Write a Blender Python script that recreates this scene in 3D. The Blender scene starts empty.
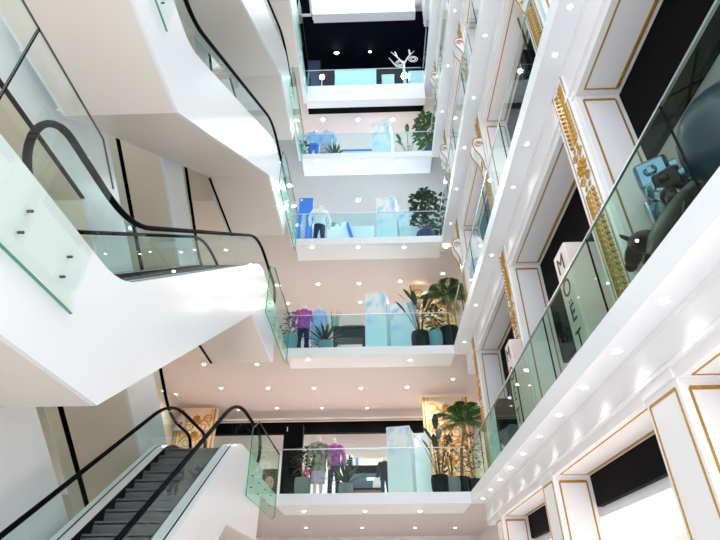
import bpy, bmesh, math, random
from math import sin, cos, pi, radians
from mathutils import Vector, Matrix
random.seed(7)
SC = bpy.context.scene
COL = SC.collection

# ------------------------------------------------------------------ camera
F, PITCH, ROLL, YAW, CAMZ = 520.09, 0.5820, 0.0070, -0.0262, 1.687
def cam_axes():
    cy, sy = cos(YAW), sin(YAW)
    right0 = Vector((cy, -sy, 0)); fwd0 = Vector((sy, cy, 0)); up0 = Vector((0, 0, 1))
    fwd = fwd0 * cos(PITCH) + up0 * sin(PITCH)
    up = up0 * cos(PITCH) - fwd0 * sin(PITCH)
    cr, sr = cos(ROLL), sin(ROLL)
    r = right0 * cr + up * sr          # image right
    u = up * cr - right0 * sr
    # image u' = c u - s v ; v' = s u + c v
    r = right0 * cr - up * sr
    u = right0 * sr + up * cr
    return r, u, fwd
RGT, UPV, FWD = cam_axes()
def at(px, py, X=None, Y=None, Z=None):
    """world point seen at a photo position, at a known depth plane"""
    d = FWD + RGT * ((px - 360) / F) + UPV * (-(py - 270) / F)
    if X is not None: t = X / d.x
    elif Y is not None: t = Y / d.y
    else: t = (Z - CAMZ) / d.z
    return Vector((d.x * t, d.y * t, d.z * t + CAMZ))
cd = bpy.data.cameras.new('camera'); cam = bpy.data.objects.new('camera', cd); COL.objects.link(cam)
cd.sensor_width = 36; cd.lens = 36 * F / 720; cd.clip_start = 0.05; cd.clip_end = 300
m = Matrix((RGT, UPV, -FWD)).transposed().to_4x4(); m.translation = Vector((0, 0, CAMZ))
cam.matrix_world = m
SC.camera = cam

# ------------------------------------------------------------------ materials
def mat(name, col, rough=.5, metal=0.0, spec=.5, emit=None, es=0, bump=None, coat=0):
    M = bpy.data.materials.new(name); M.use_nodes = True
    nt = M.node_tree; b = nt.nodes['Principled BSDF']
    b.inputs['Base Color'].default_value = (*col, 1); b.inputs['Roughness'].default_value = rough
    b.inputs['Metallic'].default_value = metal; b.inputs['Specular IOR Level'].default_value = spec
    b.inputs['Coat Weight'].default_value = coat
    if emit: b.inputs['Emission Color'].default_value = (*emit, 1); b.inputs['Emission Strength'].default_value = es
    if bump:
        sc, st = bump
        tc = nt.nodes.new('ShaderNodeTexCoord'); n = nt.nodes.new('ShaderNodeTexNoise'); n.inputs['Scale'].default_value = sc
        bp = nt.nodes.new('ShaderNodeBump'); bp.inputs['Strength'].default_value = st; bp.inputs['Distance'].default_value = .02
        nt.links.new(tc.outputs['Object'], n.inputs['Vector']); nt.links.new(n.outputs['Fac'], bp.inputs['Height']); nt.links.new(bp.outputs['Normal'], b.inputs['Normal'])
    return M
def noise_mat(name, c1, c2, scale, rough=.5, lo=.4, hi=.6, detail=4, metal=0, emit=0):
    M = mat(name, c1, rough, metal); nt = M.node_tree; b = nt.nodes['Principled BSDF']
    tc = nt.nodes.new('ShaderNodeTexCoord'); n = nt.nodes.new('ShaderNodeTexNoise'); r = nt.nodes.new('ShaderNodeValToRGB')
    n.inputs['Scale'].default_value = scale; n.inputs['Detail'].default_value = detail
    r.color_ramp.elements[0].position = lo; r.color_ramp.elements[1].position = hi
    r.color_ramp.elements[0].color = (*c1, 1); r.color_ramp.elements[1].color = (*c2, 1)
    nt.links.new(tc.outputs['Object'], n.inputs['Vector']); nt.links.new(n.outputs['Fac'], r.inputs['Fac']); nt.links.new(r.outputs['Color'], b.inputs['Base Color'])
    return M
def glass(name, tint, refl=1.0, rough=0.0):
    M = bpy.data.materials.new(name); M.use_nodes = True; nt = M.node_tree
    nt.nodes.remove(nt.nodes['Principled BSDF']); out = nt.nodes['Material Output']
    t = nt.nodes.new('ShaderNodeBsdfTransparent'); t.inputs['Color'].default_value = (*tint, 1)
    g = nt.nodes.new('ShaderNodeBsdfGlossy'); g.inputs['Roughness'].default_value = rough; g.inputs['Color'].default_value = (.95, 1, .99, 1)
    f = nt.nodes.new('ShaderNodeFresnel'); 
    ge = nt.nodes.new('ShaderNodeNewGeometry'); io = nt.nodes.new('ShaderNodeMath'); io.operation = 'MULTIPLY_ADD'
    io.inputs[1].default_value = 1 / 1.45 - 1.45; io.inputs[2].default_value = 1.45      # same reflectance on both faces of the pane
    nt.links.new(ge.outputs['Backfacing'], io.inputs[0]); nt.links.new(io.outputs[0], f.inputs['IOR'])
    mu = nt.nodes.new('ShaderNodeMath'); mu.operation = 'MULTIPLY'; mu.inputs[1].default_value = refl; mu.use_clamp = True
    mx = nt.nodes.new('ShaderNodeMixShader')
    nt.links.new(f.outputs['Fac'], mu.inputs[0]); nt.links.new(mu.outputs[0], mx.inputs['Fac'])
    nt.links.new(t.outputs[0], mx.inputs[1]); nt.links.new(g.outputs[0], mx.inputs[2]); nt.links.new(mx.outputs[0], out.inputs['Surface'])
    return M
M = {}
M['white'] = mat('white_paint', (.90, .92, .95), .35)
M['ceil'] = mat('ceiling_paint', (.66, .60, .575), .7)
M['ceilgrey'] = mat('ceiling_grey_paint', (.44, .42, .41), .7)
M['plaster'] = mat('plaster_white', (.89, .865, .87), .45)
M['under'] = mat('underside_lacquer_bounce_tint', (.85, .79, .735), .26, bump=(.35, .05))  # beige tint puts the warm floor bounce into the lacquer colour
M['under2'] = mat('crossing_underside_lacquer_brightened', (.92, .81, .67), .35)  # lighter beige copy, its colour raised to make up for dim light there
M['clad'] = mat('escalator_side_lacquer', (.91, .93, .96), .22)
M['beige'] = mat('beige_wall', (.72, .62, .51), .6)
M['floor'] = noise_mat('stone_floor', (.85, .82, .79), (.90, .87, .85), .6, .35)
M['floorcool'] = noise_mat('pale_floor', (.86, .88, .90), (.92, .93, .94), .6, .35)
M['black'] = mat('matt_black', (.0015, .0015, .002), .6, spec=.06)
M['dark'] = mat('dark_charcoal', (.008, .009, .011), .5, spec=.2)
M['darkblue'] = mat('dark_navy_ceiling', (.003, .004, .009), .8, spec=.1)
M['rubber'] = mat('handrail_rubber', (.0015, .002, .004), .6, spec=.04)
M['steel'] = mat('brushed_steel', (.62, .64, .66), .3, 1.0)
M['darksteel'] = mat('dark_steel', (.10, .105, .11), .35, .8)
M['step'] = mat('step_metal', (.15, .155, .16), .55, .2)
M['gold'] = mat('gilding', (.58, .31, .06), .36, .6, bump=(55, .5))
M['goldpale'] = mat('pale_gilding', (.80, .55, .22), .38, .45, bump=(55, .4))
M['glass'] = glass('balustrade_glass', (.93, .98, .97), .32)
M['glasscool'] = glass('cool_balustrade_glass', (.84, .965, .985), .25)
M['glassgreen'] = glass('thick_green_glass', (.965, .995, .975), .7)
M['glassteal'] = glass('teal_end_glass', (.86, .965, .91), .35)
M['glassright'] = glass('near_balustrade_glass', (.76, .86, .80), .25)
M['edge'] = mat('green_glass_edge', (.05, .30, .17), .15)
M['edgecyan'] = mat('cyan_glass_edge', (.20, .72, .66), .15)
M['lamp'] = mat('lamp_lens', (1, 1, 1), .4, emit=(1, .97, .92), es=14)
M['lampsoft'] = mat('soft_lamp_lens', (1, 1, 1), .4, emit=(1, .98, .96), es=3.0)
M['lampwarm'] = mat('warm_lamp_lens', (1, 1, 1), .4, emit=(1, .90, .76), es=10)
M['leaf'] = noise_mat('leaf_green', (.012, .06, .010), (.05, .17, .03), 9, .5)
M['leafdark'] = noise_mat('dark_leaf_green', (.005, .024, .009), (.018, .07, .02), 9, .5)
M['leafcool'] = noise_mat('cool_leaf_green', (.008, .07, .05), (.04, .22, .15), 9, .4)
M['trunk'] = noise_mat('palm_trunk', (.16, .11, .06), (.30, .22, .13), 20, .8)
M['potdark'] = mat('pot_black', (.005, .0055, .008), .5, spec=.2)
M['potgrey'] = mat('pot_sage', (.20, .26, .25), .5)
M['potblue'] = mat('pot_navy', (.03, .04, .16), .4)
M['potteal'] = mat('pot_teal', (.18, .36, .38), .4)
M['soil'] = mat('soil', (.03, .02, .015), .9)
M['magenta'] = noise_mat('magenta_cloth', (.36, .05, .30), (.56, .13, .48), 14, .8)
M['denim'] = noise_mat('denim', (.006, .013, .05), (.02, .04, .13), 20, .85)
M['khaki'] = noise_mat('khaki_cloth', (.12, .13, .085), (.36, .37, .28), 9, .85)
M['lilac'] = noise_mat('lilac_cloth', (.50, .42, .58), (.62, .54, .68), 14, .85)
M['skyblue'] = noise_mat('pale_blue_cloth', (.30, .50, .82), (.50, .68, .92), 14, .85)
M['whitecloth'] = noise_mat('white_cloth', (.80, .83, .88), (.92, .93, .95), 12, .85)
M['blue'] = mat('bright_blue_panel', (.04, .22, .78), .4)
M['cyan'] = mat('pale_cyan_panel', (.62, .88, .93), .4)
M['skin'] = mat('mannequin_shell', (.75, .74, .74), .4)
M['orange_lit'] = mat('orange_lit_panel', (.86, .66, .45), .5)  # orange light falling on the panel is put into this colour
M['pink'] = mat('pink_cloth', (.80, .06, .24), .7)
M['cloud'] = noise_mat('cloud_print', (.40, .72, .93), (.90, .955, .965), 2.0, .45, .38, .52, 6)
def sky_fade(M_):      # the print fades from a cloudy sky at the top to plain pale cyan at the foot
    nt = M_.node_tree; b = nt.nodes['Principled BSDF']; src = b.inputs['Base Color'].links[0].from_socket
    tc = nt.nodes.new('ShaderNodeTexCoord'); sp = nt.nodes.new('ShaderNodeSeparateXYZ'); mr = nt.nodes.new('ShaderNodeMapRange'); mx = nt.nodes.new('ShaderNodeMix'); mx.data_type = 'RGBA'
    mr.inputs['From Min'].default_value = .9; mr.inputs['From Max'].default_value = 1.7
    nt.links.new(tc.outputs['Object'], sp.inputs[0]); nt.links.new(sp.outputs['Z'], mr.inputs['Value']); nt.links.new(mr.outputs['Result'], mx.inputs['Factor'])
    mx.inputs['A'].default_value = (.74, .93, .94, 1); nt.links.new(src, mx.inputs['B']); nt.links.new(mx.outputs['Result'], b.inputs['Base Color'])
sky_fade(M['cloud'])
M['signpink'] = noise_mat('blush_box', (.80, .66, .62), (.86, .76, .72), 2, .4)
M['ink'] = mat('dark_lettering', (.03, .03, .03), .5)
M['chrome'] = mat('blue_chrome', (.16, .27, .38), .15, 1.0)
M['maroon'] = mat('maroon_lacquer', (.010, .003, .005), .35, spec=.25)
M['petrol'] = mat('petrol_blue_shell', (.014, .038, .068), .3)
M['cushion'] = mat('pale_cushion', (.62, .64, .60), .8)
M['face'] = mat('portrait_skin', (.78, .52, .42), .6)
M['hair'] = noise_mat('portrait_hair', (.07, .035, .02), (.24, .13, .07), 18, .7)
M['lips'] = mat('portrait_lips', (.55, .06, .10), .6)
M['portraitbg'] = mat('portrait_backing', (.10, .07, .06), .6)
M['vase'] = glass('vase_green', (.55, .80, .72), 1.2)
M['screen'] = mat('display_screen', (.05, .10, .15), .3)
M['screenlit'] = mat('screen_glow', (.2, .4, .9), .3, emit=(.55, .7, 1.0), es=2.2)
M['branch'] = mat('white_branch', (.85, .90, .95), .5)
M['reddot'] = mat('red_button', (.7, .02, .02), .4)
M['wood'] = noise_mat('counter_wood', (.16, .08, .05), (.25, .14, .09), 6, .5)

# ------------------------------------------------------------------ geometry helpers
class MB:
    def __init__(s): s.v = []; s.f = []; s.mi = []; s.mats = []
    def _m(s, m):
        if m not in s.mats: s.mats.append(m)
        return s.mats.index(m)
    def face(s, pts, m=None):
        b = len(s.v); s.v += [tuple(p) for p in pts]; s.f.append(tuple(range(b, b + len(pts)))); s.mi.append(m)
    def raw(s, vs, fs, m=None):
        b = len(s.v); s.v += [tuple(p) for p in vs]
        for f in fs: s.f.append(tuple(b + i for i in f)); s.mi.append(m)
    def box(s, x0, x1, y0, y1, z0, z1, m=None, faces=None):
        vs = [(x, y, z) for x in (x0, x1) for y in (y0, y1) for z in (z0, z1)]
        fs = dict(L=(0, 1, 3, 2), R=(4, 6, 7, 5), F=(0, 4, 5, 1), B=(2, 3, 7, 6), D=(0, 2, 6, 4), U=(1, 5, 7, 3))
        s.raw(vs, list(fs.values()), m)
        if faces:
            for k, mm in faces.items(): s.mi[-6 + list(fs).index(k)] = mm
    def prism(s, poly, axis, a0, a1, m=None, side=None):
        """poly: 2D points; axis x -> (y,z); y -> (x,z); z -> (x,y)"""
        def P(p, a): return {'x': (a, p[0], p[1]), 'y': (p[0], a, p[1]), 'z': (p[0], p[1], a)}[axis]
        n = len(poly); vs = [P(p, a0) for p in poly] + [P(p, a1) for p in poly]
        b = len(s.v); s.v += vs
        s.f.append(tuple(range(b, b + n))[::-1]); s.mi.append(m); s.f.append(tuple(range(b + n, b + 2 * n))); s.mi.append(m)
        for i in range(n):
            j = (i + 1) % n; s.f.append((b + i, b + j, b + n + j, b + n + i)); s.mi.append(side if side else m)
    def ribbon(s, path, x0, x1, th, m=None):
        """a slab of thickness th (below) following a (y,z) path, between x0 and x1"""
        n = len(path); vs = []
        for y, z in path: vs += [(x0, y, z), (x1, y, z), (x1, y, z - th), (x0, y, z - th)]
        fs = [(0, 1, 2, 3)]
        for i in range(n - 1):
            a = 4 * i
            for k in range(4): fs.append((a + k, a + 4 + k, a + 4 + (k + 1) % 4, a + (k + 1) % 4))
        a = 4 * (n - 1); fs.append((a + 3, a + 2, a + 1, a)); s.raw(vs, fs, m)
    def tube(s, pts, r, n=8, m=None, sx=1.0, closed=True):
        pts = [Vector(p) for p in pts]; rs = r if isinstance(r, (list, tuple)) else [r] * len(pts)
        ref = Vector((1, 0, 0)); vs = []; fs = []
        for i, p in enumerate(pts):
            t = (pts[min(i + 1, len(pts) - 1)] - pts[max(i - 1, 0)]).normalized()
            rr = ref if abs(t.dot(ref)) < .9 else Vector((0, 1, 0))
            a = (rr - t * t.dot(rr)).normalized(); b = t.cross(a)
            for k in range(n):
                th = 2 * pi * k / n; vs.append(p + a * (cos(th) * rs[i] * sx) + b * (sin(th) * rs[i]))
        for i in range(len(pts) - 1):
            for k in range(n): fs.append((i * n + k, i * n + (k + 1) % n, (i + 1) * n + (k + 1) % n, (i + 1) * n + k))
        if closed: fs.append(tuple(range(n))[::-1]); fs.append(tuple((len(pts) - 1) * n + k for k in range(n)))
        s.raw(vs, fs, m)
    def loft(s, rings, n=14, m=None):
        """rings: (x,y,z,rx,ry)"""
        vs = []; fs = []
        for x, y, z, rx, ry in rings:
            for k in range(n):
                th = 2 * pi * k / n; c, q = cos(th), sin(th)
                e = .85
                vs.append((x + rx * math.copysign(abs(c) ** e, c), y + ry * math.copysign(abs(q) ** e, q), z))
        for i in range(len(rings) - 1):
            for k in range(n): fs.append((i * n + k, i * n + (k + 1) % n, (i + 1) * n + (k + 1) % n, (i + 1) * n + k))
        fs.append(tuple(range(n))[::-1]); fs.append(tuple((len(rings) - 1) * n + k for k in range(n)))
        s.raw(vs, fs, m)
    def ball(s, c, rx, ry=None, rz=None, n=12, k=8, m=None, rot=None):
        ry = ry or rx; rz = rz or rx; c = Vector(c); vs = []; fs = []
        R = rot or Matrix.Identity(3)
        for i in range(k + 1):
            ph = pi * i / k
            for j in range(n):
                th = 2 * pi * j / n; vs.append(c + R @ Vector((rx * sin(ph) * cos(th), ry * sin(ph) * sin(th), rz * cos(ph))))
        for i in range(k):
            for j in range(n): fs.append((i * n + j, (i + 1) * n + j, (i + 1) * n + (j + 1) % n, i * n + (j + 1) % n))
        s.raw(vs, fs, m)
    def build(s, name, m, parent=None, smooth=False, bevel=0, sub=0):
        if not s.v: return None
        me = bpy.data.meshes.new(name); me.from_pydata(s.v, [], s.f)
        me.materials.append(m); idx = {None: 0}
        for i, mm in enumerate(s.mi):
            if mm not in idx: me.materials.append(mm); idx[mm] = len(me.materials) - 1
            me.polygons[i].material_index = idx[mm]
        bm = bmesh.new(); bm.from_mesh(me)
        bmesh.ops.remove_doubles(bm, verts=bm.verts, dist=1e-5)
        bmesh.ops.recalc_face_normals(bm, faces=bm.faces); bm.to_mesh(me); bm.free()
        if smooth:
            for p in me.polygons: p.use_smooth = True
            try: me.set_sharp_from_angle(angle=radians(45))
            except Exception: pass
        o = bpy.data.objects.new(name, me); COL.objects.link(o)
        if parent: o.parent = parent
        if bevel:
            b = o.modifiers.new('bevel', 'BEVEL'); b.width = bevel; b.segments = 2; b.limit_method = 'ANGLE'
        if sub:
            q = o.modifiers.new('sub', 'SUBSURF'); q.levels = sub; q.render_levels = sub
        return o
def tag(o, label, cat, group=None):
    o['label'] = label; o['category'] = cat
    if group: o['group'] = group
    return o
def thing(name, label, cat, loc=(0, 0, 0), rz=0, group=None):
    o = bpy.data.objects.new(name, None); COL.objects.link(o); o.empty_display_size = .1
    o.location = loc; o.rotation_euler = (0, 0, rz)
    return tag(o, label, cat, group)
def struct(o, label=None, cat=None):
    o['kind'] = 'structure'
    if label: o['label'] = label; o['category'] = cat or 'wall'
    return o
def copy_tree(o, parent=None):
    c = o.copy(); COL.objects.link(c)
    if parent: c.parent = parent
    for ch in list(o.children): copy_tree(ch, c)
    return c
def B(x0, x1, y0, y1, z0, z1, name, m, parent=None, bevel=0, **k):
    b = MB(); b.box(x0, x1, y0, y1, z0, z1, **k); return b.build(name, m, parent, bevel=bevel)

H = 4.5
XR, D = 2.66, 15.7
XE = -2.85          # outer face of the rising escalators
ORD = ['ground', 'first', 'second', 'third', 'fourth', 'fifth', 'sixth']
ZF = [0, 4.5, 9.0, 13.5, 18.0, 22.5, 29.6]           # floor levels
FB = [0, 4.2, 8.7, 13.2, 17.7, 21.4, 28.5]           # underside of each slab edge
YB = 24.0

# ------------------------------------------------------------------ setting: slabs, ceilings, walls
g = MB(); g.box(-9, 9, -6, 26, -.3, 0); struct(g.build('floor', M['floor']), 'pale stone ground floor of the atrium', 'floor')
for k in range(1, 7):
    z, fb = ZF[k], FB[k]
    b = MB()
    # far floor: edge band across the atrium, side return along the escalator landing, deck behind
    b.box(-2.85, 4.2, D + .13, YB, z - .06, z, M['floor'] if k < 3 else M['floorcool'])
    b.box(-8, -2.98, 13.88, YB, z - .06, z, M['floor'] if k < 3 else M['floorcool'])
    struct(b.build('floor', M['floor']), 'shop floor behind the far glass balustrade of the %s storey' % ORD[k], 'floor')
    t = MB()
    t.box(-2.849 if k < 6 else -3.5, 2.655, D, D + .12, fb, z); t.box(-2.97, -2.85, 13.75, D + .12, fb, z); t.box(-8, -2.971, 13.75, 13.87, fb, z)
    dep = {1: 1.8, 5: .42, 6: .5}.get(k, 1.05)
    t.box(-2.849, 2.655, D + .121, D + dep, fb + .001, fb + .05)
    struct(t.build('trim_%d' % k, M['white'], bevel=.012), 'white edge band of the far %s floor' % ORD[k], 'trim')
    c = MB(); cz = fb + .10
    c.box(-8, 4.2, D + dep - .1, YB, cz, cz + .06); c.box(2.66, 4.2, D + .1, D + dep - .1, cz, cz + .06)
    c.box(-8, -2.9, 13.87, D + dep - .1, cz, cz + .06)
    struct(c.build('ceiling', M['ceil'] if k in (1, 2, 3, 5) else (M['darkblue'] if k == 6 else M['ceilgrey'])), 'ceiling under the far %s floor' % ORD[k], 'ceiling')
w = MB(); w.box(-8.2, -8, -1, 26, 0, 32); struct(w.build('wall_left', M['beige']), 'beige side wall behind the escalators', 'wall')
for k in range(0, 6):
    z0, z1 = ZF[k], FB[k + 1] + .1
    struct(B(-8, 9, YB, YB + .2, z0, z1, 'wall_back', M['darkblue'] if k == 5 else M['plaster']), 'back wall of the far %s floor shop' % ORD[k], 'wall')
# right-hand facade -----------------------------------------------------------
WX = 3.03; RX = 3.67
PIER = [(.60, 1.32), (5.05, 5.77), (9.5, 10.22), (13.95, 14.67)]
OPEN = [(1.32, 5.05), (5.77, 9.5), (10.22, 13.95)]
for k in range(1, 7):
    z, fb = ZF[k], FB[k] if k < 5 else ZF[k] - .35
    b = MB(); b.box(XR + .11, 8, .4, D - .02, z - .06, z, M['floor'] if k < 3 else M['floorcool'])
    struct(b.build('floor', M['floor']), 'shop floor behind the right-hand balustrade of the %s storey' % ORD[k], 'floor')
    b = MB(); b.box(XR, XR + .1, .4, D + .1, fb, z); b.box(XR + .101, WX - .002, .4, D + .1, fb + .001, fb + .06)
    struct(b.build('trim_%d' % (10 + k), M['white'], ), 'white edge band and underside of the right-hand %s floor' % ORD[k], 'trim')
LINT = [3.65, 8.0, 12.5, 17.0, 21.5, 27.2]
for k in range(0, 6):
    z0, lz = ZF[k], LINT[k]; top = (FB[k + 1] if k + 1 < 5 else ZF[k + 1] - .35)
    b = MB(); b.box(WX, RX, .4, D + .1, lz, top + .2)                      # frieze over the openings
    # cornice lines
    b.box(WX - .05, WX, .4, D, lz + .10, lz + .14); b.box(WX - .03, WX, .4, D, lz + .16, lz + .18)
    b.box(WX - .012, WX, .4, D, top - .06, top)
    struct(b.build('wall_right', M['plaster']), 'white frieze above the %s-floor openings of the right wall' % ORD[k], 'wall')
    struct(B(8, 8.2, .4, D + .3, z0, top, 'wall_right', M['beige']), 'shop back wall beyond the %s-floor openings' % ORD[k], 'wall')
    dz = .5 if k == 0 else (1.32 if k == 1 else .95)
    struct(B(RX + .12, 8, .4, D + .1, lz - dz, lz - dz + .08, 'ceiling', M['plaster']), 'shop ceiling beyond the %s-floor openings' % ORD[k], 'ceiling')

for k in range(0, 6):
    struct(B(4.2, 4.35, D + .12, YB, ZF[k], FB[k + 1] + .1 if k < 5 else 28.6, 'wall_right', M['darkblue'] if k == 5 else M['plaster']), 'right side wall of the far %s-floor shop' % ORD[k], 'wall')

def bead_line(b, p0, p1, w, n, m=None):
    """a gilded bead-and-reel strip from p0 to p1, width w, raised along n"""
    p0, p1, n = Vector(p0), Vector(p1), Vector(n); L = (p1 - p0).length; t = (p1 - p0) / L; s = t.cross(n)
    h = w * .35
    q = [p0 - s * w / 2, p0 + s * w / 2, p1 + s * w / 2, p1 - s * w / 2]
    b.raw(q + [v + n * h * .5 for v in q], [(0, 1, 2, 3), (4, 5, 6, 7), (0, 1, 5, 4), (1, 2, 6, 5), (2, 3, 7, 6), (3, 0, 4, 7)], m)
    c = max(3, int(L / (w * 1.6)))
    for i in range(c):
        o = p0 + t * (L * (i + .5) / c); a = L / c * .42; ww = w * .42
        base = [o - t * a - s * ww, o + t * a - s * ww, o + t * a + s * ww, o - t * a + s * ww]
        topq = [o + (v - o) * .55 + n * h for v in base]
        b.raw(base + topq, [(4, 5, 6, 7), (0, 1, 5, 4), (1, 2, 6, 5), (2, 3, 7, 6), (3, 0, 4, 7)], m)
def bead_frame(b, c4, w, n, w2=None):
    for i in range(4): bead_line(b, c4[i], c4[(i + 1) % 4], w if i % 2 == 0 or not w2 else w2, n)
def leaf_relief(b, o, t, s, n, L, W, m=None):
    """a raised pointed leaf from o along t"""
    o, t, s, n = Vector(o), Vector(t), Vector(s), Vector(n)
    tip = o + t * L; mid = o + t * L * .45
    pts = [o, mid + s * W, tip, mid - s * W, mid + n * W * .8]
    b.raw(pts, [(0, 1, 4), (1, 2, 4), (2, 3, 4), (3, 0, 4)], m)
def rosette(b, o, u, v, n, r, k=8):
    for i in range(k):
        th = 2 * pi * i / k; d = Vector(u) * cos(th) + Vector(v) * sin(th); e = Vector(v) * cos(th) - Vector(u) * sin(th)
        leaf_relief(b, Vector(o) + d * r * .15, d, e, n, r, r * .32)
    b.ball(Vector(o) + Vector(n) * .005, r * .3, n=8, k=5)
def scroll(b, o, u, v, n, r, turns=1.6, flip=1, w=.014):
    pts = []
    for i in range(26):
        f = i / 25; th = f * turns * 2 * pi; rr = r * (1 - .85 * f)
        pts.append(Vector(o) + Vector(u) * (cos(th) * rr * flip) + Vector(v) * (sin(th) * rr) + Vector(n) * .008)
    b.tube(pts, [w * (1 - .5 * i / 25) for i in range(26)], 5)

FACE = Vector((-1, 0, 0)); EY = Vector((0, 1, 0)); EZ = Vector((0, 0, 1))
def pilaster(k, i):
    y0, y1 = PIER[i]; z0, lz = ZF[k], LINT[k]; top = lz
    where = ['nearest', 'second', 'third', 'farthest'][i]
    tall = k >= 1
    lab = ('white pilaster with gilded laurel relief, %s along the %s-floor right wall' if tall else 'white pilaster with gold beaded panel, %s along the %s-floor right wall') % (where, ORD[k])
    P = thing('pilaster', lab, 'pilaster', (WX, (y0 + y1) / 2, z0), 0, 'pilasters along the right wall')
    hy = (y1 - y0) / 2; hz = lz - z0; dx = RX - WX
    b = MB(); b.box(0, dx, -hy, hy, 0, hz); b.box(-.025, 0, -hy, hy, hz - .01, hz + .10)
    b.box(-.02, 0, -hy + .02, hy - .02, 0, .28)
    b.build('shaft', M['plaster'], P, bevel=.008)
    gb = MB()
    if tall:
        zt = hz + (FB[k + 1] - lz if k + 1 < 5 else .6) - .08
        sl = MB(); sl.box(-.035, 0, -.25, .25, .3, zt); rf = sl.build('raised_field', M['white'], P, bevel=.006)
        bead_line(gb, (-.037, -.21, .32), (-.037, -.21, zt), .022, FACE); bead_line(gb, (-.037, .21, .32), (-.037, .21, zt), .022, FACE)
        gb.build('gilded_edging', M['gold'], rf)
        r = MB(); n = FACE; x = -.037; mid = .3 + (zt - .3) * .55
        z = .42
        while z < zt - .12:
            if abs(z - mid) > .34:
                up = 1 if z > mid else -1
                for sgn in (-1, 1):
                    d = (EY * sgn * .75 + EZ * .66 * up).normalized(); e = d.cross(n)
                    leaf_relief(r, (x, sgn * .02, z), d, e, n, .20, .046)
                    leaf_relief(r, (x, sgn * .10, z + .02 * up), (EY * sgn * .3 + EZ * up).normalized(), (EY - EZ * sgn * .3 * up).normalized(), n, .10, .03)
                leaf_relief(r, (x, 0, z), EZ * up, EY, n, .12, .03)
            z += .092
        rosette(r, (x, 0, mid), EY, EZ, n, .16, 10)
        for sgn in (-1, 1):
            for up in (-1, 1):
                scroll(r, (x, sgn * .085, mid + up * .23), EY, EZ, n, .075, 1.7, sgn)
                rosette(r, (x, sgn * .06, mid + up * .36), EY, EZ, n, .05, 6)
        r.build('gilded_relief', M['gold'], rf)
    else:
        e = .07
        bead_frame(gb, [(0, -hy + e, .5), (0, hy - e, .5), (0, hy - e, hz - .10), (0, -hy + e, hz - .10)], .03, FACE)
        gb.build('gold_beading', M['gold'], P)
    if k >= 2:
        cb = MB(); cg = MB(); zc = hz - .95
        prof = [(-.03, -.55), (-.09, -.45), (-.10, -.2), (-.16, 0), (-.27, .2), (-.30, .42), (-.24, .58), (-.03, .64)]
        cb.prism([(x, zc + z) for x, z in prof], 'y', -.17, .17); co = cb.build('scroll_console', M['white'], P, bevel=.012)
        for q in (-.175, .175):
            cg.tube([(x - .004, q, zc + z) for x, z in prof], .018, 6)
            scroll(cg, (-.16, q, zc + .38), Vector((1, 0, 0)), EZ, Vector((0, q, 0)).normalized(), .11, 1.7, 1, .018)
        for zz in (-.4, -.25, -.1):
            for q in (-1, 1): leaf_relief(cg, (-.112, 0, zc + zz), (EY * q * .7 + EZ * .7).normalized(), (EZ * .7 - EY * q * .7).normalized(), FACE, .17, .035)
        cg.build('console_gilding', M['gold'], co)
    # beaded panel on the reveal that faces the camera
    rb = MB(); n = Vector((0, -1, 0)); yy = -hy
    bead_frame(rb, [(.10, yy, .25), (dx - .08, yy, .25), (dx - .08, yy, hz - .12), (.10, yy, hz - .12)], .042, n, .028)
    rb.build('reveal_beading', M['gold'], P)
    return P
def lintel_panel(k, i):
    y0, y1 = OPEN[i]; lz = LINT[k]; where = ['nearest', 'middle', 'farthest'][i]
    P = thing('lintel_panel', 'white gold-beaded soffit panel over the %s opening, %s-floor right wall' % (where, ORD[k]), 'ceiling panel', (WX, (y0 + y1) / 2, lz), 0, 'soffit panels over the right wall openings')
    h = (y1 - y0) / 2; dx = RX - WX
    b = MB(); b.box(.0, dx, -h, h, -.03, 0); b.build('panel', M['plaster'], P)
    g = MB(); n = Vector((0, 0, -1))
    bead_frame(g, [(.10, -h + .12, -.03), (dx - .08, -h + .12, -.03), (dx - .08, h - .12, -.03), (.10, h - .12, -.03)], .026, n)
    bead_line(g, (dx - .08, -h + .12, -.03), (dx - .08, h - .12, -.03), .05, n)
    g.build('gold_beading', M['gold'], P)
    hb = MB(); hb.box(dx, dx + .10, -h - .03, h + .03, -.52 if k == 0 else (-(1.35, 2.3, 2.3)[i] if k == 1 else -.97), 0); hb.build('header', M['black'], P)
for k in range(0, 5):
    for i in range(4): pilaster(k, i)
    for i in range(3): lintel_panel(k, i)

struct(B(RX + .12, RX + .30, .4, D, 3.0, 3.15, 'trim_30', M['white']), 'white beam under the black ground-floor headers', 'trim')

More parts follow.
